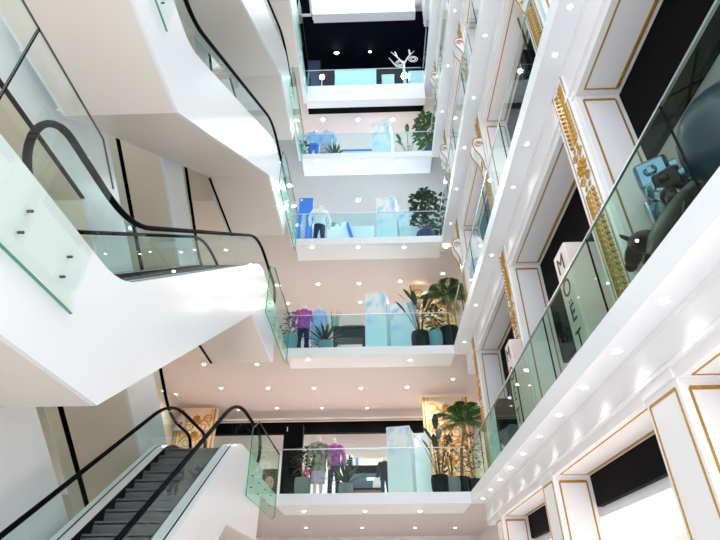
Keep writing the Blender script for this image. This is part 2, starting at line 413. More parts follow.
# ------------------------------------------------------------------ balustrades
def balustrade_right(k):
    z = ZF[k]
    P = thing('glass_balustrade', 'long clear glass balustrade along the right-hand %s-floor edge' % ORD[k], 'balustrade', (XR + .03, 0, z), 0, 'right-hand balustrades')
    ys = [1.2 + .0, 3.26, 5.3, 7.36, 9.42, 11.48, 13.54, D]
    for a, b_ in zip(ys, ys[1:]):
        g = MB(); g.box(-.008, .008, a + .008, b_ - .008, 0, 1.06); g.build('glass_panel', M['glassright'] if k == 1 else M['glass'], P)
    t = MB(); t.box(-.016, .016, ys[0], ys[-1], 1.06, 1.085); t.build('top_rail', M['steel'], P)
    for y in ys[1:-1]:
        s = MB(); s.box(-.010, .010, y - .006, y + .006, 0, 1.06); s.build('panel_joint', M['black'], P)
for k in range(1, 6): balustrade_right(k)
def balustrade_far(k):
    z = ZF[k]; hh = 1.22
    P = thing('glass_balustrade', 'clear glass balustrade across the far %s-floor edge' % ORD[k], 'balustrade', (0, D + .05, z), 0, 'far balustrades')
    xs = [-2.9, -1.1, .75, 2.62]
    for a, b_ in zip(xs, xs[1:]):
        g = MB(); g.box(a + .006, b_ - .006, -.01, .01, 0, hh, faces=dict(L=M['edgecyan'], R=M['edgecyan'])); g.build('glass_panel', M['glass'] if k < 2 else M['glasscool'], P)
    t = MB(); t.box(xs[0], xs[-1], -.014, .014, hh, hh + .025); t.build('top_rail', M['steel'], P)
for k in range(1, 6): balustrade_far(k)

# ------------------------------------------------------------------ escalators
# profile in local coordinates: y along the rise (origin 5 m before), z above the lower floor
def rounded(path, r=.5, n=6):
    out = [path[0]]
    for a, p, c in zip(path, path[1:], path[2:]):
        A, P_, C = (Vector((*q, 0)) for q in (a, p, c)); d1 = (A - P_).normalized(); d2 = (C - P_).normalized()
        rr = min(r, (A - P_).length * .45, (C - P_).length * .45); s, e = P_ + d1 * rr, P_ + d2 * rr
        for i in range(n + 1):
            t = i / n; q = s * (1 - t) ** 2 + P_ * (2 * t * (1 - t)) + e * t * t; out.append((q.x, q.y))
    out.append(path[-1]); return out
Y0 = 5.0
def make_escalator(name, label, steps=False, st0=1.6):
    E = thing(name, label, 'escalator', (0, 0, 0), 0, 'escalators')
    q = lambda pts: [(y - Y0, z) for y, z in pts]
    bot = q([(st0, -1.02), (5.15, -1.02), (10.80, 3.10), (13.62, 3.10)])
    deck = rounded(q([(2.75, .30), (4.93, .30), (11.02, 4.72), (13.72, 4.72)]), .45)
    rail = q([(3.58, 1.20), (5.01, 1.20), (11.02, 5.60), (13.4, 5.60)])
    hw = .875
    for sgn in (1, -1):
        b = MB(); poly = ([(st0 - Y0, .30)] if st0 < 2.7 else []) + [p_ for p_ in deck] + bot[::-1]
        b.prism(poly, 'x', sgn * hw, sgn * (hw - .05)); b.build('side_cladding', M['clad'], E)
        d = MB(); d.ribbon(deck, sgn * (hw - .05), sgn * (hw - .30), .05); d.build('deck', M['clad'], E)
        j = MB(); j.ribbon([(y, z + .006) for y, z in deck], sgn * (hw - .105), sgn * (hw - .13), .012); j.build('deck_joint', M['black'], E)
        s = MB(); sk = q([(3.3, .06), (4.93, .06), (11.02, 4.48), (13.4, 4.48)])
        vs = deck[:]; s.prism([(y, z) for y, z in deck] + sk[::-1], 'x', sgn * (hw - .30), sgn * (hw - .32)); s.build('skirt', M['dark'], E)
        # glass
        gl = MB(); gt = rounded(q([(3.2, 1.13), (5.01, 1.13), (11.02, 5.53), (13.65, 5.53)]), .9, 8)
        gb = [(y, z + .002) for y, z in rounded(q([(3.1, .30), (4.93, .30), (11.02, 4.72), (13.65, 4.72)]), .45)]
        cuts = [3.1, 4.9, 6.4, 7.9, 9.4, 10.9, 12.3, 13.65]
        def zi(path, y):
            for (a, za), (c, zc) in zip(path, path[1:]):
                if a <= y <= c: return za + (zc - za) * (y - a) / (c - a) if c > a else za
            return path[0][1] if y < path[0][0] else path[-1][1]
        for a, c in zip(cuts, cuts[1:]):
            a, c = a - Y0 + .004, c - Y0 - .004; N = 8
            yy = [a + (c - a) * i / N for i in range(N + 1)]
            gl = MB(); gl.prism([(y, zi(gt, y)) for y in yy] + [(y, zi(gb, y)) for y in yy[::-1]], 'x', sgn * .719, sgn * .731)
            gl.build('balustrade_glass', M['glass'], E)
        # handrail with newel returns
        hp = rounded(rail, .95, 8); r = .40; r2 = .45
        low = [(3.58 - Y0 - r2 * sin(t), 1.20 - r2 + r2 * cos(t)) for t in [pi * i / 14 for i in range(14, 0, -1)]]
        upp = [(13.4 - Y0 + r * sin(t), 5.60 - r + r * cos(t)) for t in [pi * i / 14 for i in range(1, 15)]]
        path = [(3.85 - Y0, 1.20 - 2 * r2)] + low + hp + upp + [(13.2 - Y0, 5.60 - 2 * r)]
        h = MB(); vs = []; n = 8
        h.tube([(sgn * .725, y, z) for y, z in path], .035, 8, sx=1.2)
        h.build('handrail', M['rubber'], E, smooth=True)
        ib = MB(); ib.prism([(3.68 - Y0, .20), (4.04 - Y0, .31), (3.98 - Y0, .12), (3.68 - Y0, .02)][::-1], 'x', sgn * .69, sgn * .77)
        ib.box(sgn * .685, sgn * .765, 3.66 - Y0, 3.96 - Y0, .27, .40); ib.build('handrail_inlet', M['black'], E)
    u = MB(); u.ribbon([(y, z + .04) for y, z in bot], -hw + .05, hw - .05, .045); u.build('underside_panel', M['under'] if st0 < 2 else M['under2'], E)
    gp = MB(); gp.ribbon([(10.85 - Y0, 3.11), (13.6 - Y0, 3.11)], -hw - .005, -hw + .06, .03); gp.build('gap_shade_strip', M['black'], E)  # black strip painted in for the shade of the gap beside the truss
    ep = MB(); ep.box(-hw + .05, hw - .05, 13.60 - Y0, 13.62 - Y0, 3.15, 4.3); ep.build('end_panel', M['clad'], E)
    N = 22; rise, run = 4.5 / N, 6.05 / N
    st = MB()
    for i in range(N):
        y, z = 4.97 - Y0 + i * run, i * rise
        if steps: st = MB()
        st.box(-.55, .55, y, y + run + .03, z + rise - .05, z + rise); st.box(-.55, .55, y, y + .03, z - .02, z + rise - .03)
        if steps: st.build('step', M['step'], E)
    st2 = MB(); st2.box(-.55, .55, 2.9 - Y0, 4.97 - Y0, -.04, 0); st2.box(-.55, .55, 11.0 - Y0, 13.7 - Y0, 4.46, 4.5); st2.build('landing_plate', M['step'], E)
    if not steps: st.build('step_band', M['step'], E)
    return E
EX, FX = -3.725, -5.725
up0 = make_escalator('escalator', 'white escalator with dark steps rising from the ground floor, lower left', True)
up0.location = (EX, Y0, 0)
upp = None
ul = ['large white escalator with looped black handrail, rising to the second floor at middle left',
      'white escalator with wide beige underside rising to the third floor, above the looped handrail',
      'white escalator with beige underside rising to the fourth floor, upper left of centre',
      'topmost white escalator, rising to the fifth floor at the top edge']
for k in range(1, 5):
    e = make_escalator('escalator', ul[0]) if upp is None else copy_tree(upp)
    if upp is None: upp = e
    e['label'] = ul[k - 1]; e.location = (EX, Y0, H * k)
dl = ['crossing escalator with plain white side panel, behind the lowest escalator at bottom left',
      'crossing escalator with black handrail ending behind the lowest escalator top landing',
      'crossing escalator seen above the middle left escalator handrail',
      'crossing escalator high behind the upper left escalators']
for k in range(0, 4):
    e = cross = make_escalator('escalator', dl[0], False, 3.4) if k == 0 else copy_tree(cross)
    e['label'] = dl[k]; e.location = (FX, 17.42 - Y0, H * k); e.rotation_euler = (0, 0, pi)

# tall side screens of the near landings and teal end screens of the far landings
for k in range(1, 5):
    z = ZF[k]
    P = thing('glass_screen', 'tall green-edged bolted glass screen on the %s-floor escalator landing' % ORD[k], 'glass screen', (XE + .05, 2.5, z), 0, 'bolted landing screens')
    for a, b_ in ((-1.5, 0), (0, 1.68)):
        g = MB()
        if a < 0: g.prism([(a, -.47), (-.006, -.47), (-.006, 1.37), (a, 1.37)], 'x', -.010, .010)
        else: g.prism([(.006, -.47), (b_, -.47), (b_, 1.06), (1.24, 1.37), (.006, 1.37)], 'x', -.010, .010)
        gp_ = g.build('glass_panel', M['glassgreen'], P)
        ge_ = MB(); ge_.box(-.011, .011, a, b_, -.485, -.471); ge_.build('green_edge', M['edge'], gp_)
        for y in ((-1.25, -.35) if a < 0 else (.74, 1.40)):
            for zz in (-.25, -.03):
                s_ = MB(); s_.tube([(-.03, y + (.05 if zz > 0 else 0), zz), (.016, y + (.05 if zz > 0 else 0), zz)], .014, 10); s_.build('bolt', M['darksteel'], gp_)
    t = MB(); t.tube([(0, -1.5, 1.376), (0, 1.24, 1.376), (0, 1.68, 1.066)], .011, 6); t.build('top_rail', M['darksteel'], P)
    j = MB(); j.box(-.014, .014, -.005, .005, -.46, 1.37); j.build('panel_joint', M['black'], P)
for k in range(1, 6):
    z = ZF[k]
    P = thing('glass_screen', 'teal glass end screen beside the escalator top landing on the %s floor' % ORD[k], 'glass screen', (XE + .045, 13.7, z), 0, 'far landing screens')
    poly = [(-1.75, -.70), (1.55, -.72), (1.9, -.6), (1.9, 1.05), (-1.2, 1.05), (-1.75, .75)]
    g = MB(); g.prism(poly, 'x', -.012, .012, None, M['edge'] if k < 4 else M['edgecyan']); gp_ = g.build('glass_panel', M['glassteal'], P)
    t = MB(); t.box(-.016, .016, -1.2, 1.9, 1.05, 1.07); t.build('top_rail', M['darksteel'], P)
    for y in (-1.3, -.5, .3, 1.1):
        for zz in (-.45, -.2):
            s = MB(); s.tube([(-.03, y, zz), (.014, y, zz)], .012, 8); s.build('bolt', M['darksteel'], gp_)

# ------------------------------------------------------------------ far shop fronts
def shopfront(k, x0, x1, y, z0, z1, label):
    P = thing('shop_header', label, 'shop header', ((x0 + x1) / 2, y, z0)); w_ = (x1 - x0) / 2
    b = MB(); b.box(-w_, w_, 0, .25, 0, z1 - z0); b.build('fascia', M['black'], P)
    c = MB(); c.box(-w_ - .4, w_ + .4, -.12, .25, z1 - z0, z1 - z0 + .06); c.box(-w_ - .4, w_ + .4, -.06, .25, z1 - z0 + .06, z1 - z0 + .16); c.build('cornice', M['white'], P)
    c = MB(); c.box(-w_ - .3, w_ + .3, -.135, -.121, z1 - z0 + .01, z1 - z0 + .05); c.build('gold_line', M['gold'], P)
shopfront(1, at(209, 427, Y=21.5).x, at(425, 427, Y=21.5).x, 21.5, at(340, 432.5, Y=21.5).z, at(340, 421.5, Y=21.5).z, 'long black shop header band across the far first floor')
struct(B(-8, 4.19, 22.6, 22.8, ZF[1], FB[2], 'wall_back', M['plaster']), 'pale inner wall of the far first-floor shop', 'wall')
P = thing('ceiling_slot', 'thin black recess band in the ceiling just under the far fifth-floor edge', 'ceiling slot', (0, 16.12, 21.44))
b = MB(); b.box(-2.8, 2.6, 0, .32, -.06, .05); b.build('recess', M['black'], P)

# ornamental gilded wall panels at the back
def ornate_panel(label, x0, x1, y, z0, z1):
    P = thing('gilded_wall_panel', label, 'wall panel', ((x0 + x1) / 2, y, z0)); w_ = (x1 - x0) / 2; h = z1 - z0; n = Vector((0, -1, 0)); EX_ = Vector((1, 0, 0))
    b = MB(); b.box(-w_, w_, 0, .2, 0, h); b.build('panel', M['orange_lit'], P)
    g = MB()
    for s in (-1, 1):
        bead_line(g, (s * (w_ - .07), 0, .05), (s * (w_ - .07), 0, h - .05), .07, n); bead_line(g, (s * (w_ - .2), 0, .05), (s * (w_ - .2), 0, h - .05), .03, n)
    z = .3; i = 0
    while z < h - .3:
        for s in (-1, 1):
            scroll(g, (s * w_ * .36, 0, z), EX_, EZ, n, w_ * .32, 1.7, s, .035)
            scroll(g, (s * w_ * .62, 0, z + .3), EX_, EZ, n, w_ * .22, 1.7, -s, .03)
            leaf_relief(g, (0, 0, z + .05), (EX_ * s * .8 + EZ * .6).normalized(), (EZ * .8 - EX_ * s * .6).normalized(), n, .4, .09)
            leaf_relief(g, (s * w_ * .3, 0, z + .2), (EX_ * s * .5 + EZ * .8).normalized(), (EZ * .5 - EX_ * s * .8).normalized(), n, .3, .07)
        rosette(g, (0, 0, z + .3), EX_, EZ, n, .17, 8)
        z += .62; i += 1
    g.build('gilded_relief', M['gold'], P)
ornate_panel('gilded arabesque wall panel behind the palms on the far first floor', 1.85, 3.6, 19.6, ZF[1], FB[2] - .05)
ornate_panel('gilded arabesque wall panel behind the potted palms on the far second floor', 1.55, 3.4, 18.6, ZF[2], FB[3] - .05)
ornate_panel('gilded arabesque wall panel left of the black header, behind the escalator handrails', -7.9, -6.35, 20.5, ZF[1], FB[2] - .05)

# ------------------------------------------------------------------ downlights
def make_lamp(name, label, r, lens, group):
    P = thing(name, label, 'ceiling light', (0, 0, 0), 0, group)
    a = MB(); n = 16; vs = []; fs = []
    for rr, zz in ((r * 1.35, 0), (r * 1.35, -.012), (r, -.012), (r, 0)):
        for i in range(n): vs.append((rr * cos(2 * pi * i / n), rr * sin(2 * pi * i / n), zz))
    for j in range(3):
        for i in range(n): fs.append((j * n + i, j * n + (i + 1) % n, (j + 1) * n + (i + 1) % n, (j + 1) * n + i))
    a.raw(vs, fs); a.build('trim_ring', M['white'], P)
    l = MB(); l.tube([(0, 0, -.001), (0, 0, -.008)], r, 16); l.build('lens', lens, P)
    return P
lamps = {}
def put_lamps(key, label, group, pts, r=.06, lens='lamp'):
    for p in pts:
        if key not in lamps: o = lamps[key] = make_lamp('downlight', label, r, M[lens], group)
        else: o = copy_tree(lamps[key])
        o.location = p
put_lamps('c1', 'small round downlight in the pinkish ceiling under the far second floor', 'downlights under the far second floor',
          [at(x, y, Z=8.8) for x, y in [(204, 364), (257, 364), (221, 388), (268, 388), (314, 388), (361, 388), (407, 387), (453, 379), (233, 408), (277, 408), (322, 408), (367, 408), (176, 394)]], .06, 'lampwarm')
put_lamps('s2', 'downlight in the white soffit strip of the far second-floor edge', 'soffit lights of the far second-floor edge', [at(x, 360, Z=8.7) for x in (308, 410)])
put_lamps('c0', 'downlight in the ceiling under the far first floor', 'downlights under the far first floor', [at(x, 527.5, Z=4.3) for x in (306, 362, 415, 455)], .06, 'lampwarm')
put_lamps('s1', 'downlight in the white soffit strip of the far first-floor edge', 'soffit lights of the far first-floor edge', [at(x, 511, Z=4.2) for x in (304, 365, 420)])
put_lamps('c2', 'round downlight in the ceiling under the far third floor', 'downlights under the far third floor', [at(x, y, Z=13.3) for x, y in [(277, 285), (318, 284), (359, 283.5), (400, 281), (443, 273.5), (288, 303), (360, 302)]], .07, 'lampwarm')
put_lamps('s3', 'downlight in the white soffit strip of the far third-floor edge', 'soffit lights of the far third-floor edge', [at(x, 247, Z=13.2) for x in (312, 358, 404, 446)])
put_lamps('c3', 'bright downlight in the grey ceiling under the far fourth floor', 'downlights under the far fourth floor', [at(x, 200, Z=17.8) for x in (358, 286)], .10)
put_lamps('s4', 'downlight in the white soffit strip of the far fourth-floor edge', 'soffit lights of the far fourth-floor edge', [at(x, 161, Z=17.7) for x in (317, 358, 398)])
put_lamps('c4', 'bright downlight in the ceiling under the far fifth floor', 'downlights under the far fifth floor', [at(x, 119.5, Z=21.5) for x in (323, 358, 393)], .08)
put_lamps('r1', 'square-set downlight in the underside of the right-hand first-floor edge', 'underside lights of the right-hand first-floor edge', [(2.83, 2.15 + 1.165 * i, 4.2) for i in range(12)], .05, 'lampsoft')
put_lamps('g0', 'small downlight in the white shop ceiling beyond the ground-floor opening', 'downlights beyond the ground-floor opening', [at(x, y, Z=3.15) for x, y in [(596, 529), (606, 527), (631, 517), (646, 512), (635, 534)]], .05, 'lampsoft')
put_lamps('r2', 'downlight in the underside of the right-hand second-floor edge', 'underside lights of the right-hand second-floor edge', [Vector((2.84, at(x, y, Z=8.7).y, 8.7)) for x, y in [(565, 7), (549, 55), (524, 144), (511, 187), (490, 255), (475, 305), (462, 342)]], .036, 'lampsoft')
put_lamps('r3', 'downlight in the underside of the right-hand third-floor edge', 'underside lights of the right-hand third-floor edge', [(2.84, y, 13.2) for y in (5.6, 7.4, 9.2, 11, 12.8, 14.6)], .036, 'lampsoft')
put_lamps('r4', 'downlight in the underside of the right-hand fourth-floor edge', 'underside lights of the right-hand fourth-floor edge', [(2.84, y, 17.7) for y in (7.4, 9.4, 11.4, 13.4)], .036, 'lampsoft')

# ------------------------------------------------------------------ plants
def blade(b, p0, d, up, L, W, droop=.3, n=4):
    """a curved leaf blade starting at p0"""
    d = Vector(d).normalized(); up = Vector(up); s = d.cross(Vector((0, 0, 1)))
    s = s.normalized() if s.length > .05 else Vector((1, 0, 0))
    pts = []
    for i in range(n + 1):
        f = i / n; c = Vector(p0) + d * (L * f) - Vector((0, 0, 1)) * (droop * L * f * f)
        w = W * math.sin(pi * min(1, .12 + .88 * f)) ** .8 if f < 1 else 0
        pts.append((c - s * w, c - Vector((0, 0, .12 * w)), c + s * w))
    for a, c in zip(pts, pts[1:]):
        b.face([a[0], a[1], c[1], c[0]]); b.face([a[1], a[2], c[2], c[1]])
def pot(P, r, h, m):
    b = MB(); prof = [(r * .72, 0), (r * .95, h * .35), (r, h * .75), (r * .93, h), (r * .82, h), (r * .82, h - .04)]
    n = 18; vs = []; fs = []
    for rr, z in prof:
        for i in range(n): vs.append((rr * cos(2 * pi * i / n), rr * sin(2 * pi * i / n), z))
    for j in range(len(prof) - 1):
        for i in range(n): fs.append((j * n + i, j * n + (i + 1) % n, (j + 1) * n + (i + 1) % n, (j + 1) * n + i))
    fs.append(tuple(range(n))); b.raw(vs, fs); b.build('pot', m, P, smooth=True)
    s = MB(); s.tube([(0, 0, h - .06), (0, 0, h - .03)], r * .83, 14); s.build('soil', M['soil'], P)
def palm(label, loc, ph, pr, trunk, crown, pm, lm, nf=13, lean=.1):
    P = thing('potted_palm', label, 'plant', loc); pot(P, pr, ph, M[pm]); rnd = random.Random(len(label))
    t = MB(); top = Vector((lean, 0, ph + trunk))
    t.tube([(0, 0, ph - .05), (lean * .3, .0, ph + trunk * .5), top], [.055, .045, .05], 8); t.build('trunk', M['trunk'], P, smooth=True)
    b = MB()
    for i in range(nf):
        az = 2 * pi * i / nf + rnd.uniform(-.25, .25); el = .25 + 1.2 * ((i * 5) % nf) / nf; L = crown * rnd.uniform(.75, 1.05)
        hd = Vector((cos(az), sin(az), 0)); sp = []
        for q in range(9):
            f = q / 8; sp.append(top + hd * (L * f * cos(el) * (1 + .1 * f)) + EZ * (L * (sin(el) * f - .50 * f * f)))
        b.tube(sp, [.014 * (1 - .8 * q / 8) for q in range(9)], 4)
        for q in range(1, 20):
            f = q / 20 * 8; a = int(f); c = sp[a].lerp(sp[min(a + 1, 8)], f - a); tg = (sp[min(a + 1, 8)] - sp[a]).normalized(); sd = tg.cross(EZ).normalized()
            ll = L * .46 * math.sin(pi * (.18 + .75 * q / 20)); 
            for s in (-1, 1):
                d = (sd * s * .8 + tg * .6 - EZ * .15).normalized(); e = c + d * ll - EZ * ll * .25; w = tg * .027
                mid = c + d * ll * .5
                b.face([c, mid + w, e, mid - w])
    b.build('fronds', M[lm], P)
def paddle_plant(label, loc, ph, pr, hgt, pm, lm, n=9, spread=.35):
    P = thing('potted_bird_of_paradise', label, 'plant', loc); pot(P, pr, ph, M[pm]); rnd = random.Random(len(label) * 3)
    st = MB(); lf = MB()
    for i in range(n):
        az = 2 * pi * i / n + rnd.uniform(-.3, .3); hh = hgt * rnd.uniform(.45, .95); r = spread * rnd.uniform(.4, 1.2)
        tip = Vector((cos(az) * r, sin(az) * r * .7, ph + hh)); a = Vector((cos(az) * .05, sin(az) * .05, ph - .04))
        st.tube([a, a.lerp(tip, .5) + EZ * .05, tip], [.016, .013, .01], 5)
        d = Vector((cos(az) * .6, sin(az) * .4, 1.0)); blade(lf, tip, d, EZ, hgt * .40, .10, .22, 5)
    st.build('stems', M[lm], P); lf.build('leaves', M[lm], P)
def shrub(label, loc, ph, pr, hgt, w, pm, lm, n=150, name='potted_shrub', lsize=.11):
    P = thing(name, label, 'plant', loc); pot(P, pr, ph, M[pm]); rnd = random.Random(len(label) * 5)
    st = MB(); lf = MB()
    for i in range(9):
        az = rnd.uniform(0, 2 * pi); tip = Vector((cos(az) * w * .6, sin(az) * w * .6, ph + hgt * rnd.uniform(.5, .95)))
        st.tube([(0, 0, ph - .05), tip * .4 + Vector((0, 0, ph * .6)), tip], [.012, .009, .004], 4)
    for i in range(n):
        az = rnd.uniform(0, 2 * pi); u = rnd.random(); f = rnd.uniform(.12, 1); r = w * (math.sin(pi * min(f, .95)) ** .6) * math.sqrt(u)
        p = Vector((cos(az) * r, sin(az) * r, ph + hgt * f)); d = Vector((cos(az), sin(az), rnd.uniform(-.3, .9)))
        blade(lf, p, d, EZ, lsize * rnd.uniform(.8, 1.5), lsize * .32, .4, 3)
    st.build('stems', M['trunk'], P); lf.build('leaves', M[lm], P)
def agave(label, loc, ph, pr, L, pm, lm, n=30):
    P = thing('potted_agave', label, 'plant', loc); pot(P, pr, ph, M[pm]); rnd = random.Random(len(label) * 7); b = MB()
    for i in range(n):
        az = i * 2.4; el = .25 + 1.2 * i / n
        blade(b, (0, 0, ph - .02), (cos(az) * cos(el), sin(az) * cos(el), sin(el)), EZ, L * rnd.uniform(.8, 1.05), .04, .18, 4)
    b.build('leaves', M[lm], P)
def on(px, k, Y):
    p = at(px, 300, Y=Y); q = at(px, {1: 493, 2: 345, 3: 237, 4: 152, 5: 84}[k], Y=Y); return Vector((q.x, Y, ZF[k]))
# first floor
paddle_plant('tall paddle-leaved plant in a black pot, right of the sky boxes on the first floor', on(441, 1, 16.5), .60, .27, 1.55, 'potdark', 'leafdark')
shrub('bushy plant in a sage pot between two black pots on the far first floor', on(453, 1, 16.6), .55, .26, 1.25, .36, 'potgrey', 'leafdark', 170)
palm('large feathery palm at the right corner of the far first floor', on(463.5, 1, 17.3), .7, .28, 1.75, 1.25, 'potdark', 'leaf', 14, .30)
shrub('narrow dark plant beside the right corner of the far first floor', on(476, 1, 16.6), .5, .22, 1.4, .28, 'potdark', 'leafdark', 120)
shrub('bushy plant in a grey-green pot right of the black numbered column', on(302, 1, 16.4), .55, .25, .95, .34, 'potgrey', 'leafdark', 170, 'potted_shrub', .14)
agave('spiky agave in a squat pot in front of the shop counter, first floor', on(346, 1, 16.2), .34, .22, .90, 'potgrey', 'leafdark', 40)
# second floor
paddle_plant('paddle-leaved plant in a black pot on the far second floor', on(421, 2, 16.3), .75, .32, 1.75, 'potdark', 'leafdark', 10, .45)
shrub('small round-leaved plant in a teal pot on the far second floor', on(436, 2, 16.3), .75, .26, 1.05, .36, 'potteal', 'leafdark', 130)
palm('tall green palm in a black pot at the right end of the far second floor', on(451, 2, 16.6), 1.05, .36, 1.35, 1.25, 'potdark', 'leaf', 15, .05)
shrub('dark bush in a teal tub at the left end of the far second floor', on(291, 2, 16.4), .75, .33, .95, .42, 'potteal', 'leafdark', 120)
agave('spiky agave in a round teal pot beside the pale blue mannequin, second floor', on(325, 2, 16.1), .36, .26, 1.0, 'potteal', 'leafdark', 36)
# third floor
shrub('tall broad-leaved tree in a navy pot at the right end of the third floor', on(425.5, 3, 16.4), .65, .36, 2.2, .58, 'potblue', 'leafdark', 170, 'potted_tree', .22)
shrub('second dark broad-leaved tree in the right corner of the third floor', on(441, 3, 17.4), .7, .3, 2.8, .58, 'potblue', 'leafdark', 150, 'potted_tree', .22)
# fourth floor
shrub('dense dark green tree at the right end of the fourth floor', on(430, 4, 16.4), .75, .3, 2.4, .60, 'potblue', 'leaf', 260, 'potted_tree', .2)
paddle_plant('cyan-tinted paddle plant beside the tall white box on the fourth floor', on(408, 4, 16.4), .5, .28, 1.3, 'potteal', 'leafcool', 8, .4)
shrub('small green bush at the left end of the fourth floor', on(302, 4, 16.2), .5, .25, .75, .3, 'potteal', 'leaf', 80)
agave('small spiky plant right of the blue mannequins on the fourth floor', on(335, 4, 16.2), .3, .25, .75, 'potteal', 'leaf')

# ------------------------------------------------------------------ mannequins (headless shop figures)
def mannequin(label, loc, top, bottom, hgt=1.65, rz=0, skirt=False, flare=1.0, elbow=.35, coat=0.0):
    P = thing('mannequin', label, 'mannequin', loc, rz); s = hgt / 1.65
    V = lambda *a: tuple(x * s for x in a)
    b = MB(); b.tube([V(0, 0, 1.46), V(0, -.01, 1.56), V(0, -.01, 1.60)], [.062 * s, .055 * s, .05 * s], 12)
    b.ball(V(0, -.01, 1.60), .05 * s)
    for q in (-1, 1):
        hx = .30 if elbow > .3 else .25
        b.ball(V(q * hx, -.06 if elbow < .5 else -.02, .80), .035 * s, .03 * s, .07 * s)
    b.build('body_shell', M['skin'], P, smooth=True)
    c = MB()
    lo = .86 - coat
    c.loft([tuple(x * s for x in r) for r in [(0, 0, lo, .20 + coat * .15, .14 + coat * .1), (0, 0, .95, .195, .135), (0, 0, 1.08, .165, .12), (0, 0, 1.22, .19, .13), (0, 0, 1.36, .215, .125), (0, 0, 1.43, .185, .10), (0, -.005, 1.49, .085, .075)]], 16)
    for q in (-1, 1):
        c.tube([V(q * .185, 0, 1.40), V(q * .245, .01, 1.28), V(q * (.27 + .06 * elbow), .02, 1.08), V(q * .30, -.05, .86)], [.075 * s, .07 * s, .06 * s, .055 * s], 10)
        c.ball(V(q * .18, 0, 1.39), .085 * s)
    c.tube([V(-.07, -.11, 1.43), V(0, -.10, 1.38), V(.07, -.11, 1.43)], .022 * s, 6)
    c.build('jacket', top, P, smooth=True)
    l = MB()
    if skirt:
        l.loft([tuple(x * s for x in r) for r in [(0, 0, .38, .20 * flare, .17 * flare), (0, 0, .6, .205, .16), (0, 0, .88, .18, .13)]], 16)
        l.build('skirt', bottom, P, smooth=True)
        g = MB()
        for q in (-1, 1): g.tube([V(q * .08, 0, .5), V(q * .085, .01, .3), V(q * .09, 0, .06), V(q * .09, -.08, .02)], [.055 * s, .05 * s, .035 * s, .03 * s], 8); 
        g.build('legs', M['skin'], P, smooth=True)
    else:
        l.loft([tuple(x * s for x in r) for r in [(0, 0, .76, .17, .12), (0, 0, .88, .175, .125), (0, 0, .95, .165, .115)]], 14)
        for q in (-1, 1): l.tube([V(q * .085, 0, .86), V(q * .10, 0, .6), V(q * .115, .01, .42), V(q * .125, 0, .05)], [.095 * s, .08 * s, .065 * s, .065 * s * flare], 10)
        l.build('trousers', bottom, P, smooth=True)
        g = MB()
        for q in (-1, 1): g.ball(V(q * .125, -.05, .03), .045 * s, .11 * s, .03 * s)
        g.build('shoes', M['dark'], P, smooth=True)
    d = MB(); d.tube([(0, .05, 0), (0, .05, .015)], .2, 18); d.build('base_plate', M['steel'], P)
mannequin('headless mannequin in a khaki dress coat over a lilac skirt, first floor', on(317.5, 1, 16.4), M['khaki'], M['lilac'], 1.78, .25, True, 1.0, .5, .18)
mannequin('headless mannequin in a magenta jacket and dark jeans, first floor', on(333.5, 1, 16.7), M['magenta'], M['denim'], 1.80, -.3, False, 1.1, .6)
mannequin('headless mannequin in a pink-purple jacket and flared jeans, second floor', on(302.5, 2, 16.3), M['magenta'], M['denim'], 1.95, .2, False, 1.5, .7, .04)
mannequin('headless mannequin in pale blue knit and skirt, second floor', on(317, 2, 16.35), M['skyblue'], M['skyblue'], 1.95, -.1, True, .95, .3)
mannequin('headless mannequin in a white padded jacket and blue jeans, third floor', on(319, 3, 16.3), M['whitecloth'], M['denim'], 2.1, .3, False, 1.1, .8, .02)
mannequin('left one of two pale blue mannequins on the fourth floor', on(313.5, 4, 16.3), M['skyblue'], M['blue'], 2.15, .1, False, 1.2, .5)
mannequin('right one of two pale blue mannequins on the fourth floor', on(326, 4, 16.3), M['skyblue'], M['lilac'], 2.15, -.2, True, 1.1, .9)
mannequin('black-suited mannequin with a blue lining, left of the first-floor sky box', on(385.5, 1, 17.0), M['dark'], M['denim'], 1.28, 0, False, 1.0, .2, .1)

# ------------------------------------------------------------------ far floor furnishings
def sky_box(label, k, xl, xr, y, ytop, deep=.8, rz=-.22, m='cloud'):
    a = at(xl, 300, Y=y); zl = at(xl, ytop, Y=y).z
    x0 = at(xl, {1: 490, 2: 342, 3: 234, 4: 150}[k], Y=y).x; x1 = at(xr, {1: 490, 2: 342, 3: 234, 4: 150}[k], Y=y).x
    P = thing('sky_print_box', label, 'display box', ((x0 + x1) / 2, y, ZF[k]), rz, 'sky print boxes'); w_ = (x1 - x0) / 2; h = zl - ZF[k]
    b = MB(); b.box(-w_, w_, 0, deep, 0, h); b.build('printed_body', M[m], P, bevel=.01)
    e = MB()
    for sx in (-1, 1): e.box(sx * w_ - .012, sx * w_ + .012, -.012, .012, 0, h)
    e.box(-w_, w_, -.012, .012, h - .012, h + .012); e.build('edge_frame', M['white'], P)
sky_box('tall cloud-printed box left of the shorter one, first floor', 1, 388.5, 413, 16.7, 427)
sky_box('shorter cloud-printed box left of the paddle plant, first floor', 1, 415, 432, 17.6, 433.5)
sky_box('tall cloud-printed box beside the long black table, second floor', 2, 365.5, 387, 16.5, 293)
sky_box('shorter cloud-printed box left of the paddle plant, second floor', 2, 391, 416, 17.1, 303)
sky_box('tall pale cloud-printed box on the third floor', 3, 377, 397, 16.5, 198)
sky_box('shorter pale cloud-printed box left of the third-floor tree', 3, 400, 418, 17.0, 210)
sky_box('tall whitish cloud-printed box on the fourth floor', 4, 372, 391, 16.5, 122)
